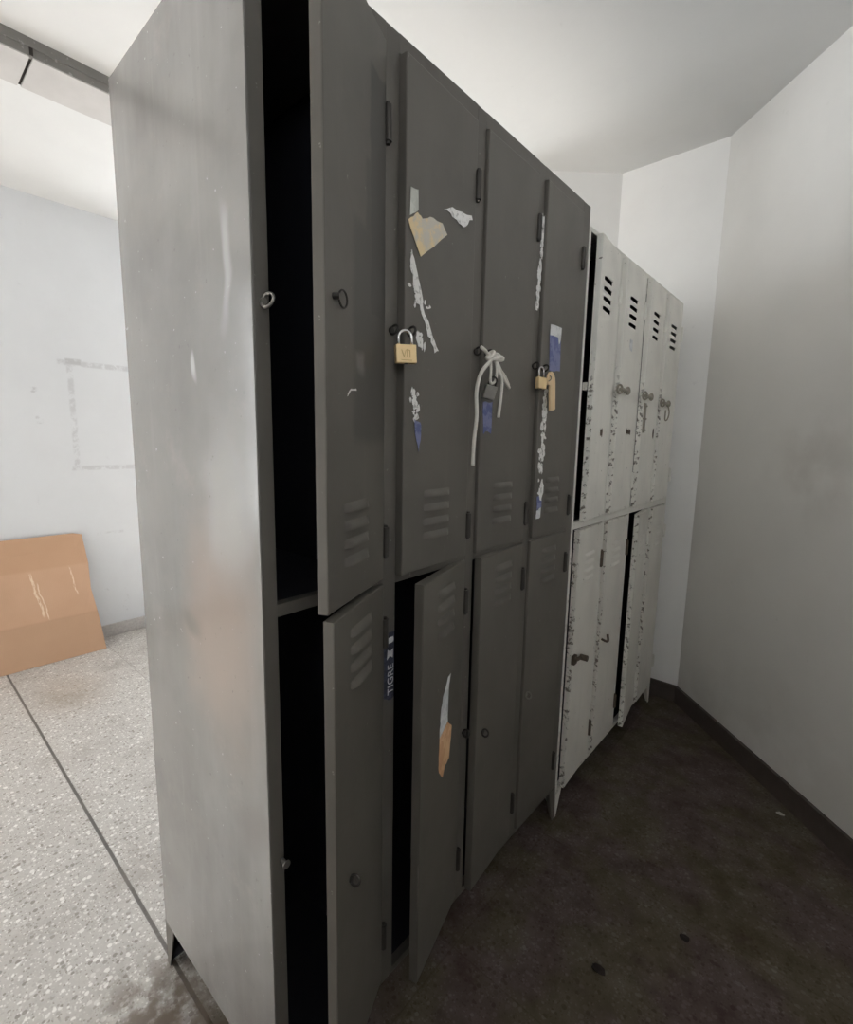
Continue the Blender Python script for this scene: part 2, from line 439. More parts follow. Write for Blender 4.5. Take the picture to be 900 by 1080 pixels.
# grey beam under the ceiling of the left room, a board soffit with one open joint below it
bm = bmesh.new()
xs = -1.5
n = 46
for k in range(n):                     # front face with a ragged paint line against the ceiling
    y0 = -.8 + k * (3.5 / n); y1 = y0 + 3.5 / n
    add_box(bm, -1.52, xs + random.uniform(0, .0015), y0, y1, 2.512, H + .0)
add_box(bm, -1.52, xs - .004, -.8, 2.7, 2.487, 2.512)
bt = struct('trim_1', bm, M['beam'])
bm = bmesh.new()
add_box(bm, -1.70, -1.505, -.8, .112, 2.483, 2.51); add_box(bm, -1.70, -1.505, .122, 2.7, 2.483, 2.51)
b2 = link('soffit_board', bm, M['slab'], bt)
link('joint_gap', boxm(-1.70, -1.5, .112, .122, 2.49, 2.52), M['gap'], bt)
# windows (daylight comes through these; the back-wall one is added to light the aisle)
def window(name, axis, a0, a1, z0, z1, pos, d=.06):
    bm = bmesh.new()
    def b(u0, u1, w0, w1):
        if axis == 'x': add_box(bm, u0, u1, pos, pos + d, w0, w1, bev=.004)
        else: add_box(bm, pos, pos + d, u0, u1, w0, w1, bev=.004)
    t = .05
    b(a0, a0 + t, z0, z1); b(a1 - t, a1, z0, z1); b(a0 + t, a1 - t, z0, z0 + t); b(a0 + t, a1 - t, z1 - t, z1)
    m_ = (a0 + a1) / 2; b(m_ - .02, m_ + .02, z0 + t, z1 - t)
    struct(name, bm, M['winframe'])
window('fill_window', 'x', W1[0], W1[1], W1[2], W1[3], -1.34)
window('window_3', 'y', W3[0], W3[1], W3[2], W3[3], -2.87)
window('window_2', 'y', W2[0], W2[1], W2[2], W2[3], -2.87)

# ------------------------------------------------------------------ lockers
T = .018          # door thickness
def door_mesh(w, h, vents, t=T, vw=.08, holes=True):
    """pressed steel door: origin on the hinge line at the door foot, face on x=0, free edge at y=-w.
    vents: (y0,y1,[z of each slot top], slot height)"""
    bm = bmesh.new(); r = .0022
    ys = [-w, 0]; zs = [0, h]
    y0 = y1 = None; slots = []
    if vents and holes:
        y0, y1, tops, sh = vents
        slots = [(zt - sh, zt) for zt in tops]
        ys = sorted(ys + [y0, y1]); zs = sorted(zs + [z for s in slots for z in s])
    ins = lambda v, lo, hi: min(max(v, lo), hi)
    def P(y, z): return bm.verts.new((0, ins(y, -w + r, -r), ins(z, r, h - r)))
    grid = [[P(y, z) for z in zs] for y in ys]
    for i in range(len(ys) - 1):
        for k in range(len(zs) - 1):
            if slots and ys[i] == y0 and any(abs(zs[k] - s[0]) < 1e-9 for s in slots): continue
            bm.faces.new((grid[i][k], grid[i + 1][k], grid[i + 1][k + 1], grid[i][k + 1]))
    # rolled edge, flange and back lip all round
    ny, nz = len(ys), len(zs)
    loop = [(i, 0) for i in range(ny)] + [(ny - 1, k) for k in range(1, nz)] + [(i, nz - 1) for i in range(ny - 2, -1, -1)] + [(0, k) for k in range(nz - 2, 0, -1)]
    prof = [(-.0007, r * .3), (-.0022, 0.0), (-t, 0.0), (-t, .016)]
    prev = [grid[i][k] for i, k in loop]
    for dx, inset in prof:
        cur = []
        for (i, k) in loop:
            y = ys[i]; z = zs[k]
            y = -w + inset if i == 0 else (-inset if i == ny - 1 else ins(y, -w + inset, -inset))
            z = inset if k == 0 else (h - inset if k == nz - 1 else ins(z, inset, h - inset))
            cur.append(bm.verts.new((dx, y, z)))
        m = len(loop)
        for q in range(m): bm.faces.new((prev[(q + 1) % m], prev[q], cur[q], cur[(q + 1) % m]))
        prev = cur
    bmesh.ops.recalc_face_normals(bm, faces=bm.faces)
    return bm
def louver_mesh(vents, depth=.0075, cover=1.0):
    """pressed hoods over the slots, closed above, open below"""
    y0, y1, tops, sh = vents
    bm = bmesh.new(); nu, nv = 10, 5
    for zt in tops:
        g = []
        for i in range(nu + 1):
            u = i / nu; e = min(u, 1 - u) * nu / 2.0; f = min(1, e); f = math.sin(f * math.pi / 2)
            row = []
            for k in range(nv + 1):
                v = k / nv
                row.append(bm.verts.new((.0004 + depth * f * math.sin(v * math.pi / 2), y0 - .002 + (y1 - y0 + .004) * u, zt + .002 - (sh * cover + .0015) * v)))
            g.append(row)
        for i in range(nu):
            for k in range(nv): bm.faces.new((g[i][k], g[i][k + 1], g[i + 1][k + 1], g[i + 1][k]))
    return bm

def hinge(parent, z, m, y=.003, x=.002, l=.054, r=.0066):
    bm = bmesh.new()
    cyl(bm, (x, y, z - l / 2), (x, y, z + l / 2), r, 12)
    cyl(bm, (x, y, z - l / 2 - .004), (x, y, z - l / 2), r * .55, 10); cyl(bm, (x, y, z + l / 2), (x, y, z + l / 2 + .004), r * .55, 10)
    return link('hinge', bm, m, parent)

def carcass(root, ox, oy, y0, y1, x0, z0, z1, cols, posts, mid, m, mside, minner, legm, leg_h, rails):
    """sheet metal case; vertices are given in place and shifted to the root"""
    def L(name, bm, mm):
        bmesh.ops.translate(bm, verts=bm.verts, vec=(-ox, -oy, 0)); return link(name, bm, mm, root)
    t = .003
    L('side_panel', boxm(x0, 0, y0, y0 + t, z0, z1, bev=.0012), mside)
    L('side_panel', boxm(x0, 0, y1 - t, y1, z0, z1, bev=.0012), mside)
    L('back_panel', boxm(x0, x0 + t, y0 + t, y1 - t, .002, z1), minner)  # carried down to the floor to block light under the case
    L('top_panel', boxm(x0, -.016, y0 + t, y1 - t, z1 - t, z1), m)
    L('bottom_panel', boxm(x0 + t, -.018, y0 + t, y1 - t, z0, z0 + t), minner)
    for a, b in posts[1:-1]:
        c = (a + b) / 2
        L('divider', boxm(x0 + t, -.022, c - .001, c + .001, z0 + t, z1 - t), minner)
    for (a, b) in cols:
        L('shelf', boxm(x0 + t, -.03, a - .012, b + .012, mid - .004, mid + .001), minner)
    bm = bmesh.new()
    for a, b in posts:
        add_box(bm, -.018, -.0004, max(a, y0 + t), min(b, y1 - t), z0 + .0005, z1 - .0005, bev=.0015)
    for (za, zb) in rails:
        for (a, b) in cols:
            add_box(bm, -.018, -.0005, a - .0005, b + .0005, za, zb, bev=.001)
    L('front_frame', bm, m)
    for (lx, sx) in ((x0, 1), (0.0, -1)):
        for (ly, sy) in ((y0, 1), (y1, -1)):
            bm = bmesh.new()
            w, e, th = .045, .012, .003           # bent angle leg, two tapering plates
            def plate(pts):
                vs = [bm.verts.new(p) for p in pts]
                f = bm.faces.new(vs); r = bmesh.ops.extrude_face_region(bm, geom=[f])
                return [v for v in r['geom'] if isinstance(v, bmesh.types.BMVert)]
            ex = plate([(lx, ly, 0), (lx, ly, leg_h), (lx + sx * w, ly, leg_h), (lx + sx * e, ly, 0)])
            bmesh.ops.translate(bm, verts=ex, vec=(0, sy * th, 0))
            ex = plate([(lx, ly, 0), (lx, ly, leg_h), (lx, ly + sy * w, leg_h), (lx, ly + sy * e, 0)])
            bmesh.ops.translate(bm, verts=ex, vec=(sx * th, 0, 0))
            bmesh.ops.recalc_face_normals(bm, faces=bm.faces)
            L('leg', bm, legm)

HX = .004
# ---------- dark bank
DX, DY = -.24, .5357
dark = empty('locker_bank', (DX, DY, 0))
tag(dark, 'tall dark grey steel bank of eight lockers, near, with padlocks and torn stickers', 'lockers')
hin = [.250, .508, .766, 1.024]
cols = [(h - .223, h + .0032) for h in hin]
posts = [(0, cols[0][0])] + [(cols[i][1], cols[i + 1][0]) for i in range(3)] + [(cols[3][1], 1.0714)]
carcass(dark, DX, DY, 0, 1.0714, -.4772, .1178, 1.9178, cols, posts, 1.0, M['dark'], M['dark_side'], M['inner'], M['dark'], .1178, [(.1178, .134), (.990, 1.010), (1.888, 1.9178)])
VU = (-.156, -.073, [1.162 - 1.006, 1.134 - 1.006, 1.106 - 1.006, 1.078 - 1.006], .012)
VL = (-.150, -.066, [.962 - .135, .933 - .135, .904 - .135, .875 - .135], .012)
def add_door(root, ox, oy, yh, z0, z1, w, ang, vents, m, depth=.0075, hm=None, hz=(), vm=None, cover=1.0):
    d = link('door', door_mesh(w, z1 - z0, vents), m, root, loc=(HX - ox, yh - oy, z0), rot=(0, 0, R(ang)))
    link('vent_louvers', louver_mesh(vents, depth, cover), vm or m, d, smooth=True)
    for z in hz: hinge(d, z - z0, hm)
    return d
dd = {}
dang = {'1u': 22.5, '1l': 25, '2u': 3, '2l': 15.5, '3u': .8, '3l': 5, '4u': 1.4, '4l': .6}
for k in range(4):
    w = .222 if k else .208
    dd[f'{k+1}u'] = add_door(dark, DX, DY, hin[k], 1.006, 1.886, w, dang[f'{k+1}u'], VU, M['dark_stepped'] if k == 0 else M['dark'], hm=M['hinge'], hz=(1.768, 1.075))
    dd[f'{k+1}l'] = add_door(dark, DX, DY, hin[k], .136, .996, w, dang[f'{k+1}l'], VL, M['dark'], hm=M['hinge'], hz=(.90, .24))
def part_on(door, name, m, build, label=None, z0=None):
    bm = bmesh.new(); build(bm)
    if z0: bmesh.ops.translate(bm, verts=bm.verts, vec=(0, 0, -z0))
    o = link(name, bm, m, door)
    if label: o['label'] = label
    return o
ZU, ZL = 1.006, .136
# stickers and residue (z are heights above the floor, y from the hinge line)
def fl(poly, **k): return lambda bm: flake(bm, poly, **k)
def flakes(axis, n, wid, lx, lz, seed, keep=1.0, jag=.3):
    """torn glue residue: many little ragged chips scattered along a line (y,z)->(y,z)"""
    def build(bm):
        rnd = random.Random(seed)
        for i in range(n):
            t = rnd.random(); L = len(axis) - 1; s = min(int(t * L), L - 1); f = t * L - s
            y = axis[s][0] * (1 - f) + axis[s + 1][0] * f + rnd.gauss(0, wid); z = axis[s][1] * (1 - f) + axis[s + 1][1] * f
            a = rnd.uniform(.3, 1) * lx; b = rnd.uniform(.3, 1) * lz; m = 7
            ph = rnd.random() * 6.28
            poly = [(y + a * math.cos(ph + 6.283 * q / m) * rnd.uniform(1 - jag, 1 + jag), z + b * math.sin(ph + 6.283 * q / m) * rnd.uniform(1 - jag, 1 + jag)) for q in range(m)]
            if math.sin(ph) > 9: pass
            flake(bm, poly, x=.0006 + i * .00001, th=.0004)
    return build
D2 = dd['2u']
part_on(D2, 'tape_strip', M['strip'], fl([(-.2107, 1.686), (-.190, 1.689), (-.189, 1.656), (-.2123, 1.6405)], jag=.001, sub=3), 'pale strip of old tape', ZU)
part_on(D2, 'torn_paper', M['tanpaper'], fl([(-.2173, 1.6313), (-.1916, 1.6521), (-.1724, 1.6446), (-.1559, 1.6564), (-.1178, 1.6577), (-.1018, 1.6429), (-.1817, 1.582)], x=.0016, jag=.0012, sub=4), 'yellowed torn paper', ZU)
part_on(D2, 'torn_sticker', M['residue'], fl([(-.1128, 1.6855), (-.0852, 1.6967), (-.0182, 1.7042), (-.0143, 1.6984), (-.0478, 1.6735), (-.0747, 1.6801)], jag=.0025, sub=4), 'torn white sticker scrap', ZU)
def diag(bm):
    flake(bm, [(-.2087, 1.575), (-.2065, 1.55), (-.196, 1.522), (-.180, 1.494), (-.158, 1.460), (-.134, 1.426), (-.121, 1.430), (-.150, 1.468), (-.170, 1.496), (-.174, 1.515), (-.184, 1.538), (-.197, 1.562), (-.204, 1.588)], jag=.003, sub=5)
    flakes([(-.20, 1.545), (-.165, 1.485)], 14, .012, .007, .006, 5)(bm)
part_on(D2, 'tape_residue', M['residue'], diag, 'diagonal white tape residue', ZU)
def res2(bm):
    flakes([(-.198, 1.352), (-.190, 1.33), (-.188, 1.29)], 22, .006, .006, .007, 11)(bm)
part_on(D2, 'glue_residue', M['residue'], res2, 'white flaking glue residue', ZU)
part_on(D2, 'sticker_remnant', M['blue'], fl([(-.192, 1.298), (-.174, 1.292), (-.171, 1.272), (-.178, 1.238), (-.190, 1.272)], jag=.002, sub=3), 'blue torn sticker tail', ZU)
part_on(D2, 'glue_residue', M['residue'], flakes([(-.188, 1.455), (-.176, 1.43)], 10, .007, .006, .008, 15), 'white flaking glue residue', ZU)
part_on(dd['3u'], 'sticker_remnant', M['blue'], fl([(-.2155, 1.345), (-.1769, 1.347), (-.1785, 1.3136), (-.1799, 1.2755), (-.198, 1.282), (-.2115, 1.276)], jag=.002, sub=4), 'faded blue sticker', ZU)
D4 = dd['4u']
part_on(D4, 'sticker', M['bluelabel'], fl([(-.180, 1.535), (-.1125, 1.537), (-.108, 1.4492), (-.1715, 1.4445)], jag=.0015, sub=4), 'faded blue label', ZU)
part_on(D4, 'sticker', M['white'], fl([(-.180, 1.5594), (-.1111, 1.562), (-.1137, 1.532), (-.122, 1.518), (-.130, 1.535), (-.1787, 1.533)], x=.0016, jag=.001, sub=3), 'white torn top of the label', ZU)
part_on(D4, 'glue_residue', M['residue'], flakes([(-.186, 1.395), (-.190, 1.33), (-.187, 1.28), (-.196, 1.20), (-.186, 1.14), (-.192, 1.10)], 80, .006, .0095, .013, 21), 'white flaking glue residue', ZU)
part_on(D4, 'sticker_remnant', M['blue'], fl([(-.206, 1.115), (-.180, 1.122), (-.176, 1.085), (-.204, 1.078)], jag=.002, sub=3), 'blue sticker scrap', ZU)
part_on(D4, 'sticker_remnant', M['white'], fl([(-.204, 1.078), (-.180, 1.084), (-.182, 1.058), (-.205, 1.056)], jag=.003, sub=3), 'white sticker scrap', ZU)
part_on(dd['1u'], 'scratch', M['residue'], fl([(-.146, 1.322), (-.136, 1.331), (-.116, 1.333), (-.117, 1.336), (-.135, 1.334), (-.145, 1.326)], jag=.0006, sub=2), 'pale paint scratch', ZU)
DL2 = dd['2l']
part_on(DL2, 'torn_paper', M['white'], fl([(-.0764, .7612), (-.0904, .724), (-.094, .690), (-.086, .655), (-.13, .640), (-.1295, .6792), (-.1169, .7261), (-.090, .758)], jag=.002, sub=4), 'torn white paper strip', ZL)
part_on(DL2, 'torn_paper', M['orange'], fl([(-.086, .655), (-.0621, .6313), (-.0735, .560), (-.095, .556), (-.110, .535), (-.130, .560), (-.1335, .596), (-.13, .640)], jag=.002, sub=3), 'orange-brown lower end of the torn strip', ZL)

# dark-bank fittings
def torus(bm, c, r, tr, a1, a2, n=22, seg=8): add_tube(bm, ring_pts(c, r, a1, a2, n), tr, seg, closed=True)
def ring_handle(bm):
    torus(bm, (.006, -.168, 1.452), .0115, .0016, (.05, .99, 0), (0, 0, 1))
    cyl(bm, (-.004, -.186, 1.452), (.008, -.182, 1.452), .0045, 10)
part_on(dd['1u'], 'ring_pull', M['steel_dark'], ring_handle, 'small wire ring pull', ZU)
def world_part(name, m, build, label=None):
    bm = bmesh.new(); build(bm); bmesh.ops.translate(bm, verts=bm.verts, vec=(-DX, -DY, 0))
    o = link(name, bm, m, dark)
    if label: o['label'] = label
    return o
def frame_eye(bm):
    torus(bm, (.010, .0175, 1.445), .0098, .0024, (.75, .45, .5), (-.5, .1, .85))
    cyl(bm, (-.004, .0165, 1.445), (.004, .0165, 1.445), .005, 10)
world_part('staple_ring', M['steel'], frame_eye, 'bright steel eye on the front frame')
world_part('bolt', M['steel'], lambda bm: (cyl(bm, (0, .022, .578), (.012, .022, .578), .004, 10), cyl(bm, (.012, .022, .578), (.014, .022, .578), .007, 12)))
def small_eye(y, z):
    def b(bm):
        torus(bm, (.008, y, z), .0085, .0022, (1, 0, 0), (0, .3, .95))
        cyl(bm, (-.003, y, z), (.003, y, z), .006, 10)
    return b
for y, z in ((.268, 1.449), (.526, 1.449), (.782, 1.449), (.526, .57)):
    world_part('staple', M['steel_dark'], small_eye(y, z))
for k, (y, z) in {'2u': (-.212, 1.449), '3u': (-.208, 1.447), '4u': (-.210, 1.446), '4l': (-.205, .552), '3l': (-.190, .556), '1l': (-.156, .527)}.items():
    zz = ZU if k[1] == 'u' else ZL
    part_on(dd[k], 'staple', M['steel'] if k == '4l' else M['steel_dark'], small_eye(y, z), None, zz)
# printed sticker on the first post
def on_post(poly, **k):
    def b(bm): flake(bm, poly, x=.0004, **k)
    return b
st = world_part('post_sticker', M['navy'], on_post([(.2555, .896), (.2825, .894), (.2825, .760), (.272, .756), (.2555, .764)], jag=.0012, sub=4), 'navy sticker with white lettering')
cu = bpy.data.curves.new('lettering', 'FONT'); cu.body = 'TIGRE'; cu.size = .022; cu.extrude = .0003; cu.align_x = 'LEFT'
tmp = bpy.data.objects.new('tmp_text', cu); COL.objects.link(tmp)
dg = bpy.context.evaluated_depsgraph_get(); me = bpy.data.meshes.new_from_object(tmp.evaluated_get(dg))
bpy.data.objects.remove(tmp, do_unlink=True)
# text x -> +z (reads upward), text y -> -y (towards the door), facing +x
me.transform(Matrix(((0, 0, 1, .0014), (0, -1, 0, .2795), (1, 0, 0, .768), (0, 0, 0, 1))))
me.flip_normals() if False else None
me.transform(Matrix.Translation((-DX, -DY, 0)))
xs_ = [v.co.z for v in me.vertices]; zl = max(xs_) - min(xs_)
for v in me.vertices: v.co.z = .768 + (v.co.z - .768) * (.062 / zl)
me.materials.append(M['white'])
lt = bpy.data.objects.new('lettering', me); COL.objects.link(lt); lt.parent = st; lt['label'] = 'white capital lettering reading upward'
def mark(bm):
    bmesh.ops.translate(bm, verts=bm.verts, vec=(0, 0, 0))
    flake(bm, [(.262, .842), (.270, .848), (.278, .842), (.276, .853), (.279, .861), (.271, .857), (.264, .862), (.265, .852)], x=.0012)
    flake(bm, [(.259, .884), (.279, .886), (.278, .874), (.260, .876)], x=.0012, jag=.002, sub=3)
    bmesh.ops.translate(bm, verts=bm.verts, vec=(-DX, -DY, 0))
bm = bmesh.new(); mark(bm); link('emblem', bm, M['white'], st)
world_part('glue_residue', M['residue'], flakes([(.7955, 1.80), (.7950, 1.72), (.789, 1.66), (.782, 1.585)], 70, .0045, .006, .014, 33), 'worn white strip on the post')

# ---------- light bank
LX, LY = -.20, 1.59
light = empty('locker_bank', (LX, LY, 0))
tag(light, 'lower off-white bank of eight rust-chipped lockers, behind the dark bank', 'lockers')
lh = [1.322, 1.579, 1.836, 2.092]
lcols = [(1.088, 1.324), (1.347, 1.581), (1.604, 1.838), (1.861, 2.094)]
lposts = [(1.075, 1.088), (1.324, 1.347), (1.581, 1.604), (1.838, 1.861), (2.094, 2.106)]
carcass(light, LX, LY, 1.075, 2.106, -.40, .086, 1.870, lcols, lposts, 1.0, M['light_frame'], M['light_frame'], M['inner'], M['light_frame'], .086, [(.086, .099), (.990, 1.013), (1.857, 1.870)])
LVU = (-.176, -.094, [1.750 - 1.016, 1.722 - 1.016, 1.694 - 1.016, 1.666 - 1.016], .0125)
LVL = (-.160, -.070, [.900 - .1, .873 - .1, .846 - .1, .819 - .1], .010)
ld = {}
lang = {'1u': 6, '1l': 3, '2u': 3, '2l': 1.5, '3u': 3.5, '3l': 8, '4u': 1.6, '4l': 2}
lw = {'1u': .212, '1l': .218, '2u': .228, '2l': .224, '3u': .228, '3l': .226, '4u': .228, '4l': .228}
for k in range(4):
    a, b = f'{k+1}u', f'{k+1}l'
    ld[a] = add_door(light, LX, LY, lh[k], 1.016, 1.855, lw[a], lang[a], LVU, M['light'], .006, M['light_frame'], (1.735, 1.12), cover=.35)
    ld[b] = add_door(light, LX, LY, lh[k], .102, .987, lw[b], lang[b], LVL, M['light_low'], .006, M['rust'] if k < 2 else M['light_frame'], (.86, .22))
def lpart(door, name, m, build, z0, label=None): return part_on(door, name, m, build, label, z0)
def hook_latch(y, z):
    """swivel hasp: looped strike on the frame side, barrel and knob on the door"""
    def b(bm):
        torus(bm, (.010, y - .072, z), .014, .0035, (.3, .95, 0), (0, 0, 1), 16, 8)
        cyl(bm, (.012, y - .068, z), (.013, y + .008, z + .001), .0062, 12)
        torus(bm, (.013, y + .010, z + .001), .0095, .005, (.2, .98, 0), (0, 0, 1), 16, 8)
        cyl(bm, (-.002, y + .012, z + .002), (.016, y + .012, z + .002), .006, 12)
    return b
for k, (y, z) in {'2u': (-.185, 1.436), '3u': (-.185, 1.434), '4u': (-.180, 1.425)}.items():
    lpart(ld[k], 'swivel_latch', M['latch_worn'], hook_latch(y, z), 1.016, 'worn rusty swivel latch')
def strike(bm):
    add_box(bm, .000, .004, 1.090, 1.112, 1.415, 1.437, bev=.001)
    add_box(bm, .000, .014, 1.088, 1.091, 1.415, 1.437, bev=.0008)
    torus(bm, (.0045, 1.101, 1.426), .005, .0018, (0, 1, 0), (0, 0, 1), 14, 6)
    bmesh.ops.translate(bm, verts=bm.verts, vec=(-LX, -LY, 0))
bm = bmesh.new(); strike(bm); o = link('strike_plate', bm, M['light_frame'], light)
def keyhole(y, z, w, h, seed):
    return flakes([(y - w, z), (y + w, z)], 16, .003, .007, h, seed)
lpart(ld['1u'], 'lock_scar', M['rust'], keyhole(-.098, 1.293, .006, .014, 41), 1.016, 'dark rusty patch of a removed lock')
lpart(ld['2u'], 'lock_scar', M['rust'], keyhole(-.092, 1.300, .026, .012, 42), 1.016, 'dark rusty patch of a removed lock')
lpart(ld['3u'], 'lock_scar', M['rust'], keyhole(-.045, 1.300, .004, .022, 43), 1.016, 'dark rusty patch of a removed lock')
def hasp_bar(bm):
    add_box(bm, .001, .005, -.222, -.196, 1.30, 1.41, bev=.001)
    for z in (1.40, 1.352, 1.31): cyl(bm, (.004, -.226, z), (.004, -.192, z), .004, 8)
lpart(ld['3u'], 'hasp', M['latch_worn'], hasp_bar, 1.016, 'vertical hinged hasp, rusty')
def tail(bm):
    add_tube(bm, curve([(.012, -.172, 1.42), (.018, -.168, 1.39), (.014, -.172, 1.362), (.008, -.182, 1.36), (.008, -.186, 1.40)], 5), .0028, 8)
lpart(ld['4u'], 'latch_hook', M['latch_worn'], tail, 1.016)
def knob_bolt(bm):
    cyl(bm, (.008, -.216, .560), (.010, -.150, .552), .006, 12)
    cyl(bm, (.006, -.158, .553), (.030, -.158, .553), .010, 14)
    add_box(bm, -.002, .010, -.222, -.196, .545, .575, bev=.002)
lpart(ld['1l'], 'bolt', M['rust'], knob_bolt, .102, 'rusty sliding bolt with round knob')
def knob2(bm):
    add_tube(bm, curve([(.002, -.212, .552), (.016, -.205, .545), (.016, -.180, .540), (.010, -.172, .56)], 5), .0045, 8)
lpart(ld['2l'], 'bolt', M['rust'], knob2, .102, 'rusty bent bolt')
lpart(ld['2u'], 'wear_mark', M['white'], fl([(-.150, 1.612), (-.120, 1.616), (-.118, 1.575), (-.145, 1.578)], jag=.005, sub=3), 1.016, 'pale scuffed patch')

# ------------------------------------------------------------------ padlocks, cord and tag
def padlock(name, loc, rot, w, h, d, body, shackle, sh_h, sw, label, tilt=None, mark=False):
    root = empty(name, loc); root.rotation_euler = rot
    bm = bmesh.new(); add_box(bm, -d / 2, d / 2, -w / 2, w / 2, -h, 0, bev=min(d, w) * .13)
    b = link('body', bm, body, root)
    bm = bmesh.new()
    r = sw / 2; pts = [(0, -r, -.004), (0, -r, sh_h - r)] + [(0, -r * math.cos(a), sh_h - r + r * math.sin(a)) for a in [math.pi * k / 10 for k in range(1, 10)]] + [(0, r, sh_h - r), (0, r, -.004)]
    add_tube(bm, pts, w * .075, 10)
    link('shackle', bm, shackle, root, smooth=True)
    bm = bmesh.new(); cyl(bm, (0, 0, -h - .0008), (0, 0, -h + .002), d * .28, 14); link('keyway', bm, M['steel_dark'], root)
    if mark:
        bm = bmesh.new()
        x = d / 2 + .0003
        for y0, z0, y1, z1 in ((-.009, -.009, -.005, -.021), (-.005, -.021, -.001, -.009), (.001, -.008, .001, -.022), (.006, -.010, .006, -.022), (.001, -.009, .006, -.010), (-.010, -.026, .009, -.0265)):
            add_tube(bm, [(x, y0, z0), (x, y1, z1)], .0006, 6)
        link('stamp', bm, M['brass_mark'], b)
    tag(root, label, 'padlock'); return root
padlock('padlock', (.034, .2685, 1.4205), (R(2), R(-3), R(-28)), .037, .031, .012, M['brass'], M['chrome'], .024, .024,
        'square brass padlock with shiny shackle on the second upper dark door', mark=True)
padlock('padlock', (.020, .789, 1.420), (R(-2), R(-3), R(-12)), .030, .028, .012, M['brass'], M['chrome'], .026, .018,
        'small brass padlock beside the tan tag on the fourth upper dark door')
padlock('padlock', (.032, .545, 1.378), (R(-14), R(10), R(-40)), .026, .029, .015, M['steel'], M['steel_dark'], .018, .016,
        'small grey steel padlock hanging from the white cord')
# tan tag
t = empty('key_tag', (.022, .832, 1.424)); t.rotation_euler = (R(2), R(-2), R(4))
bm = bmesh.new()
prof = [(-.024, -.008), (-.020, .004), (-.010, .013), (.004, .015), (.016, .011), (.024, .0), (.026, -.012), (.026, -.080), (.012, -.083), (-.008, -.083), (-.010, -.020), (-.024, -.020)]
a = [bm.verts.new((0, y, z)) for y, z in prof]; f = bm.faces.new(a)
r = bmesh.ops.extrude_face_region(bm, geom=[f]); bmesh.ops.translate(bm, verts=[v for v in r['geom'] if isinstance(v, bmesh.types.BMVert)], vec=(.005, 0, 0))
bmesh.ops.recalc_face_normals(bm, faces=bm.faces)
bmesh.ops.bevel(bm, geom=bm.edges[:], offset=.0008, segments=1, affect='EDGES')
link('plate', bm, M['tan'], t)
bm = bmesh.new(); torus(bm, (.003, -.018, -.004), .008, .0012, (1, 0, 0), (0, .4, .9)); link('wire_loop', bm, M['steel'], t)
tag(t, 'tan round-topped tag hanging beside the small brass padlock', 'tag')
# cord
root = empty('cord', (.02, .540, 1.437))
def cord(name, pts, r=.0036):
    P = curve(pts, 7); P = [(x - .02, y - .540, z - 1.437) for x, y, z in P]
    bm = bmesh.new(); add_tube(bm, P, r, 8); return link(name, bm, M['cord'], root, smooth=True)
def knot(bm):
    for k in range(3):
        pts = []
        for q in range(14):
            a = 2 * math.pi * q / 14
            pts.append((.016 + .006 * math.cos(a) + .003 * k, -.010 + .011 * k + .009 * math.sin(a + k), .001 + .008 * math.sin(a) * (1 - .3 * k) - .002 * k))
        add_tube(bm, pts, .0042, 8, closed=True)
bm = bmesh.new(); knot(bm); link('knot', bm, M['cord'], root, smooth=True)
cord('tail', [(.034, .537, 1.436), (.040, .524, 1.425), (.034, .500, 1.398), (.030, .492, 1.36), (.030, .4955, 1.31), (.028, .4915, 1.26), (.027, .491, 1.208)], .0040)
cord('tail', [(.036, .545, 1.436), (.040, .556, 1.412), (.037, .577, 1.392), (.033, .583, 1.36), (.030, .580, 1.312)])
cord('tail', [(.036, .548, 1.434), (.038, .562, 1.418), (.034, .590, 1.397), (.028, .624, 1.380)])
cord('tail', [(.036, .546, 1.436), (.040, .560, 1.415), (.036, .590, 1.402), (.030, .618, 1.386)], .003)
cord('tail', [(.030, .53, 1.44), (.034, .512, 1.446), (.032, .500, 1.451)])
cord('loop', [(.034, .533, 1.434), (.038, .531, 1.41), (.036, .533, 1.386), (.035, .543, 1.382), (.037, .552, 1.389), (.039, .552, 1.41), (.036, .549, 1.432)], .003)
tag(root, 'white cord knotted round the latch of the third upper dark door', 'cord')

# ------------------------------------------------------------------ cardboard leaning on the left wall
bm = bmesh.new()
rows = [(-2.585, 0.0), (-2.622, .118), (-2.655, .215), (-2.690, .36), (-2.722, .505), (-2.748, .60), (-2.766, .690)]
ycol = [-.42, -.20, .02, .22, .40, .468]
rnd = random.Random(3); G = []
for r_, (x, z) in enumerate(rows):
    row = []
    for c_, y in enumerate(ycol):
        yy = y - (.012 if r_ == 3 and c_ == 5 else 0) + (.012 - .006 * r_ if c_ == 5 else 0)
        row.append(bm.verts.new((x + (rnd.uniform(-.003, .003) if 0 < r_ < 6 else 0), yy, z + (.0 if r_ else .0) - (0.012 * (c_ == 5) if r_ == 6 else 0))))
    G.append(row)
fs = []
for i in range(len(rows) - 1):
    for k in range(len(ycol) - 1): fs.append(bm.faces.new((G[i][k], G[i][k + 1], G[i + 1][k + 1], G[i + 1][k])))
ex = bmesh.ops.extrude_face_region(bm, geom=fs)
bmesh.ops.translate(bm, verts=[v for v in ex['geom'] if isinstance(v, bmesh.types.BMVert)], vec=(.006, 0, .002))
bmesh.ops.recalc_face_normals(bm, faces=bm.faces)
cb = link('cardboard_sheet', bm, M['card'])
tag(cb, 'flattened brown cardboard carton leaning against the white left wall', 'cardboard')

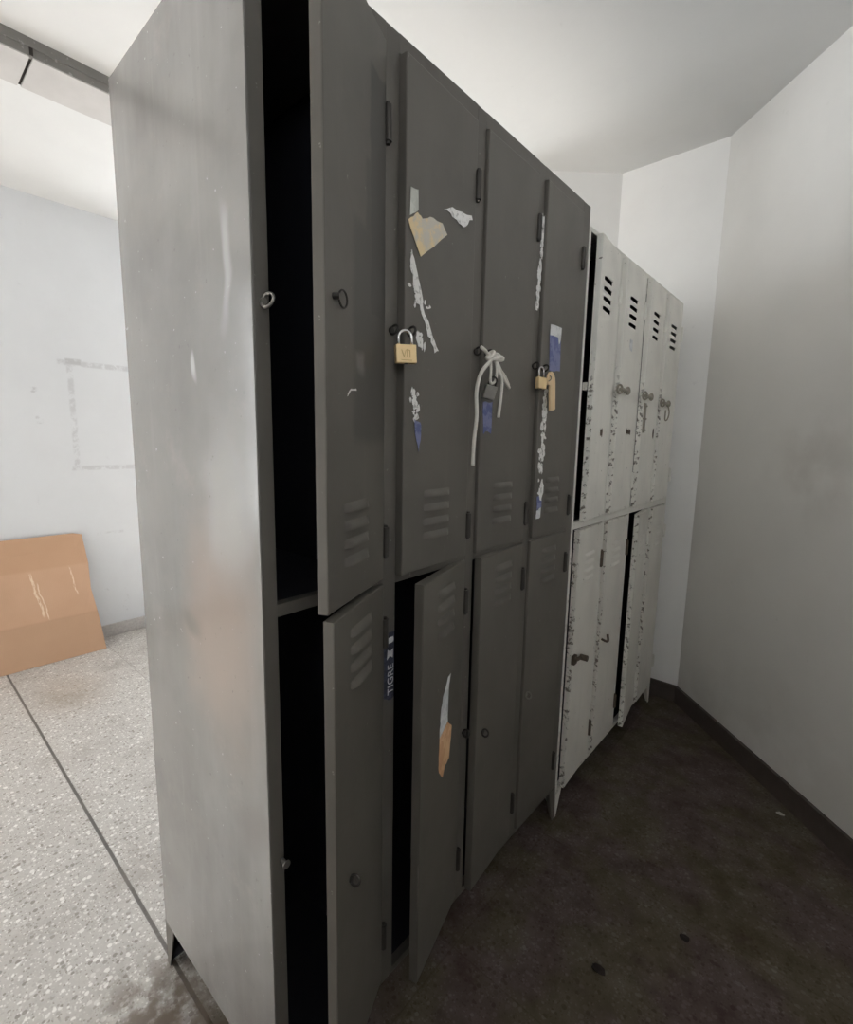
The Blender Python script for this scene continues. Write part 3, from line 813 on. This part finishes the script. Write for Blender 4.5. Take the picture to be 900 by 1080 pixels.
# ------------------------------------------------------------------ bits on the aisle floor
def clump(name, x, y, r, m, label, cat, seed, hgt=.006):
    rn = random.Random(seed); bm = bmesh.new()
    bmesh.ops.create_icosphere(bm, subdivisions=2, radius=r)
    for v in bm.verts:
        k = rn.uniform(.7, 1.25); v.co = Vector((v.co.x * k, v.co.y * k * .8, max(0, v.co.z * hgt / r * k)))
    o = link(name, bm, m, loc=(x, y, 0)); tag(o, label, cat)
clump('dirt_clump', .295, .698, .016, M['debris'], 'larger dark dirt clump on the aisle floor nearest the camera', 'debris', 1)
clump('dirt_clump', .43, .925, .012, M['debris'], 'small dark dirt clump in the middle of the aisle floor', 'debris', 2)
clump('paper_scrap', .565, 1.63, .011, M['scrap'], 'tiny pale paper scrap on the floor by the right skirting', 'debris', 3, .004)

# ------------------------------------------------------------------ daylight
w = bpy.data.worlds.new('World'); S.world = w; w.use_nodes = True
nt = w.node_tree; nt.nodes.clear()
bg = nt.nodes.new('ShaderNodeBackground'); o = nt.nodes.new('ShaderNodeOutputWorld'); nt.links.new(bg.outputs[0], o.inputs[0])
bg.inputs[0].default_value = (.93, .97, 1.0, 1); bg.inputs[1].default_value = 3.6
sl = bpy.data.lights.new('sun', 'SUN'); sl.energy = 17; sl.angle = R(1.0); sl.color = (1, .97, .93)
so = bpy.data.objects.new('sun', sl); COL.objects.link(so); so.location = (-6, 3, 6)
so.rotation_euler = Vector((1, -.22, -1.0)).to_track_quat('-Z', 'Y').to_euler()
def portal(name, loc, rot, sx, sy):
    l = bpy.data.lights.new(name, 'AREA'); l.shape = 'RECTANGLE'; l.size = sx; l.size_y = sy; l.cycles.is_portal = True
    ob = bpy.data.objects.new(name, l); COL.objects.link(ob); ob.location = loc; ob.rotation_euler = rot
portal('window_light', ((W1[0] + W1[1]) / 2, -1.38, (W1[2] + W1[3]) / 2), (R(90), 0, 0), W1[1] - W1[0], W1[3] - W1[2])  # portal of the added back-wall window
portal('window_light', (-2.91, (W2[0] + W2[1]) / 2, (W2[2] + W2[3]) / 2), (R(90), 0, R(-90)), W2[1] - W2[0], W2[3] - W2[2])
portal('window_light', (-2.91, (W3[0] + W3[1]) / 2, (W3[2] + W3[3]) / 2), (R(90), 0, R(-90)), W3[1] - W3[0], W3[3] - W3[2])

# ------------------------------------------------------------------ camera (16 mm-class phone lens)
yaw, pitch, roll = .7378, -.1445, .0122
cpos = Vector((.6203, -.3673, 1.2579)); f = 513.44; px, py = 429.2, 539.9
fw = Vector((-math.sin(yaw) * math.cos(pitch), math.cos(yaw) * math.cos(pitch), math.sin(pitch)))
rt = Vector((math.cos(yaw), math.sin(yaw), 0)); up = rt.cross(fw)
c, s = math.cos(roll), math.sin(roll)
r2 = rt * c + up * s; u2 = up * c - rt * s
cam = bpy.data.cameras.new('Camera'); co = bpy.data.objects.new('Camera', cam); COL.objects.link(co)
mw = Matrix((r2, u2, -fw)).transposed().to_4x4(); mw.translation = cpos
co.matrix_world = mw
cam.sensor_fit = 'HORIZONTAL'; cam.sensor_width = 36; cam.lens = 36 * f / 900 
# the frame is 900x1080: shift is in units of the larger side
cam.shift_x = (450 - px) / 900; cam.shift_y = (py - 540) / 900
cam.clip_start = .02
S.camera = co
S.view_settings.view_transform = 'Standard'; S.view_settings.look = 'None'
S.view_settings.gamma = 1; S.view_settings.use_curve_mapping = False
S.view_settings.exposure = 1.38
S.cycles.use_denoising = True
S.cycles.max_bounces = 12; S.cycles.diffuse_bounces = 8
S.cycles.sample_clamp_indirect = 6
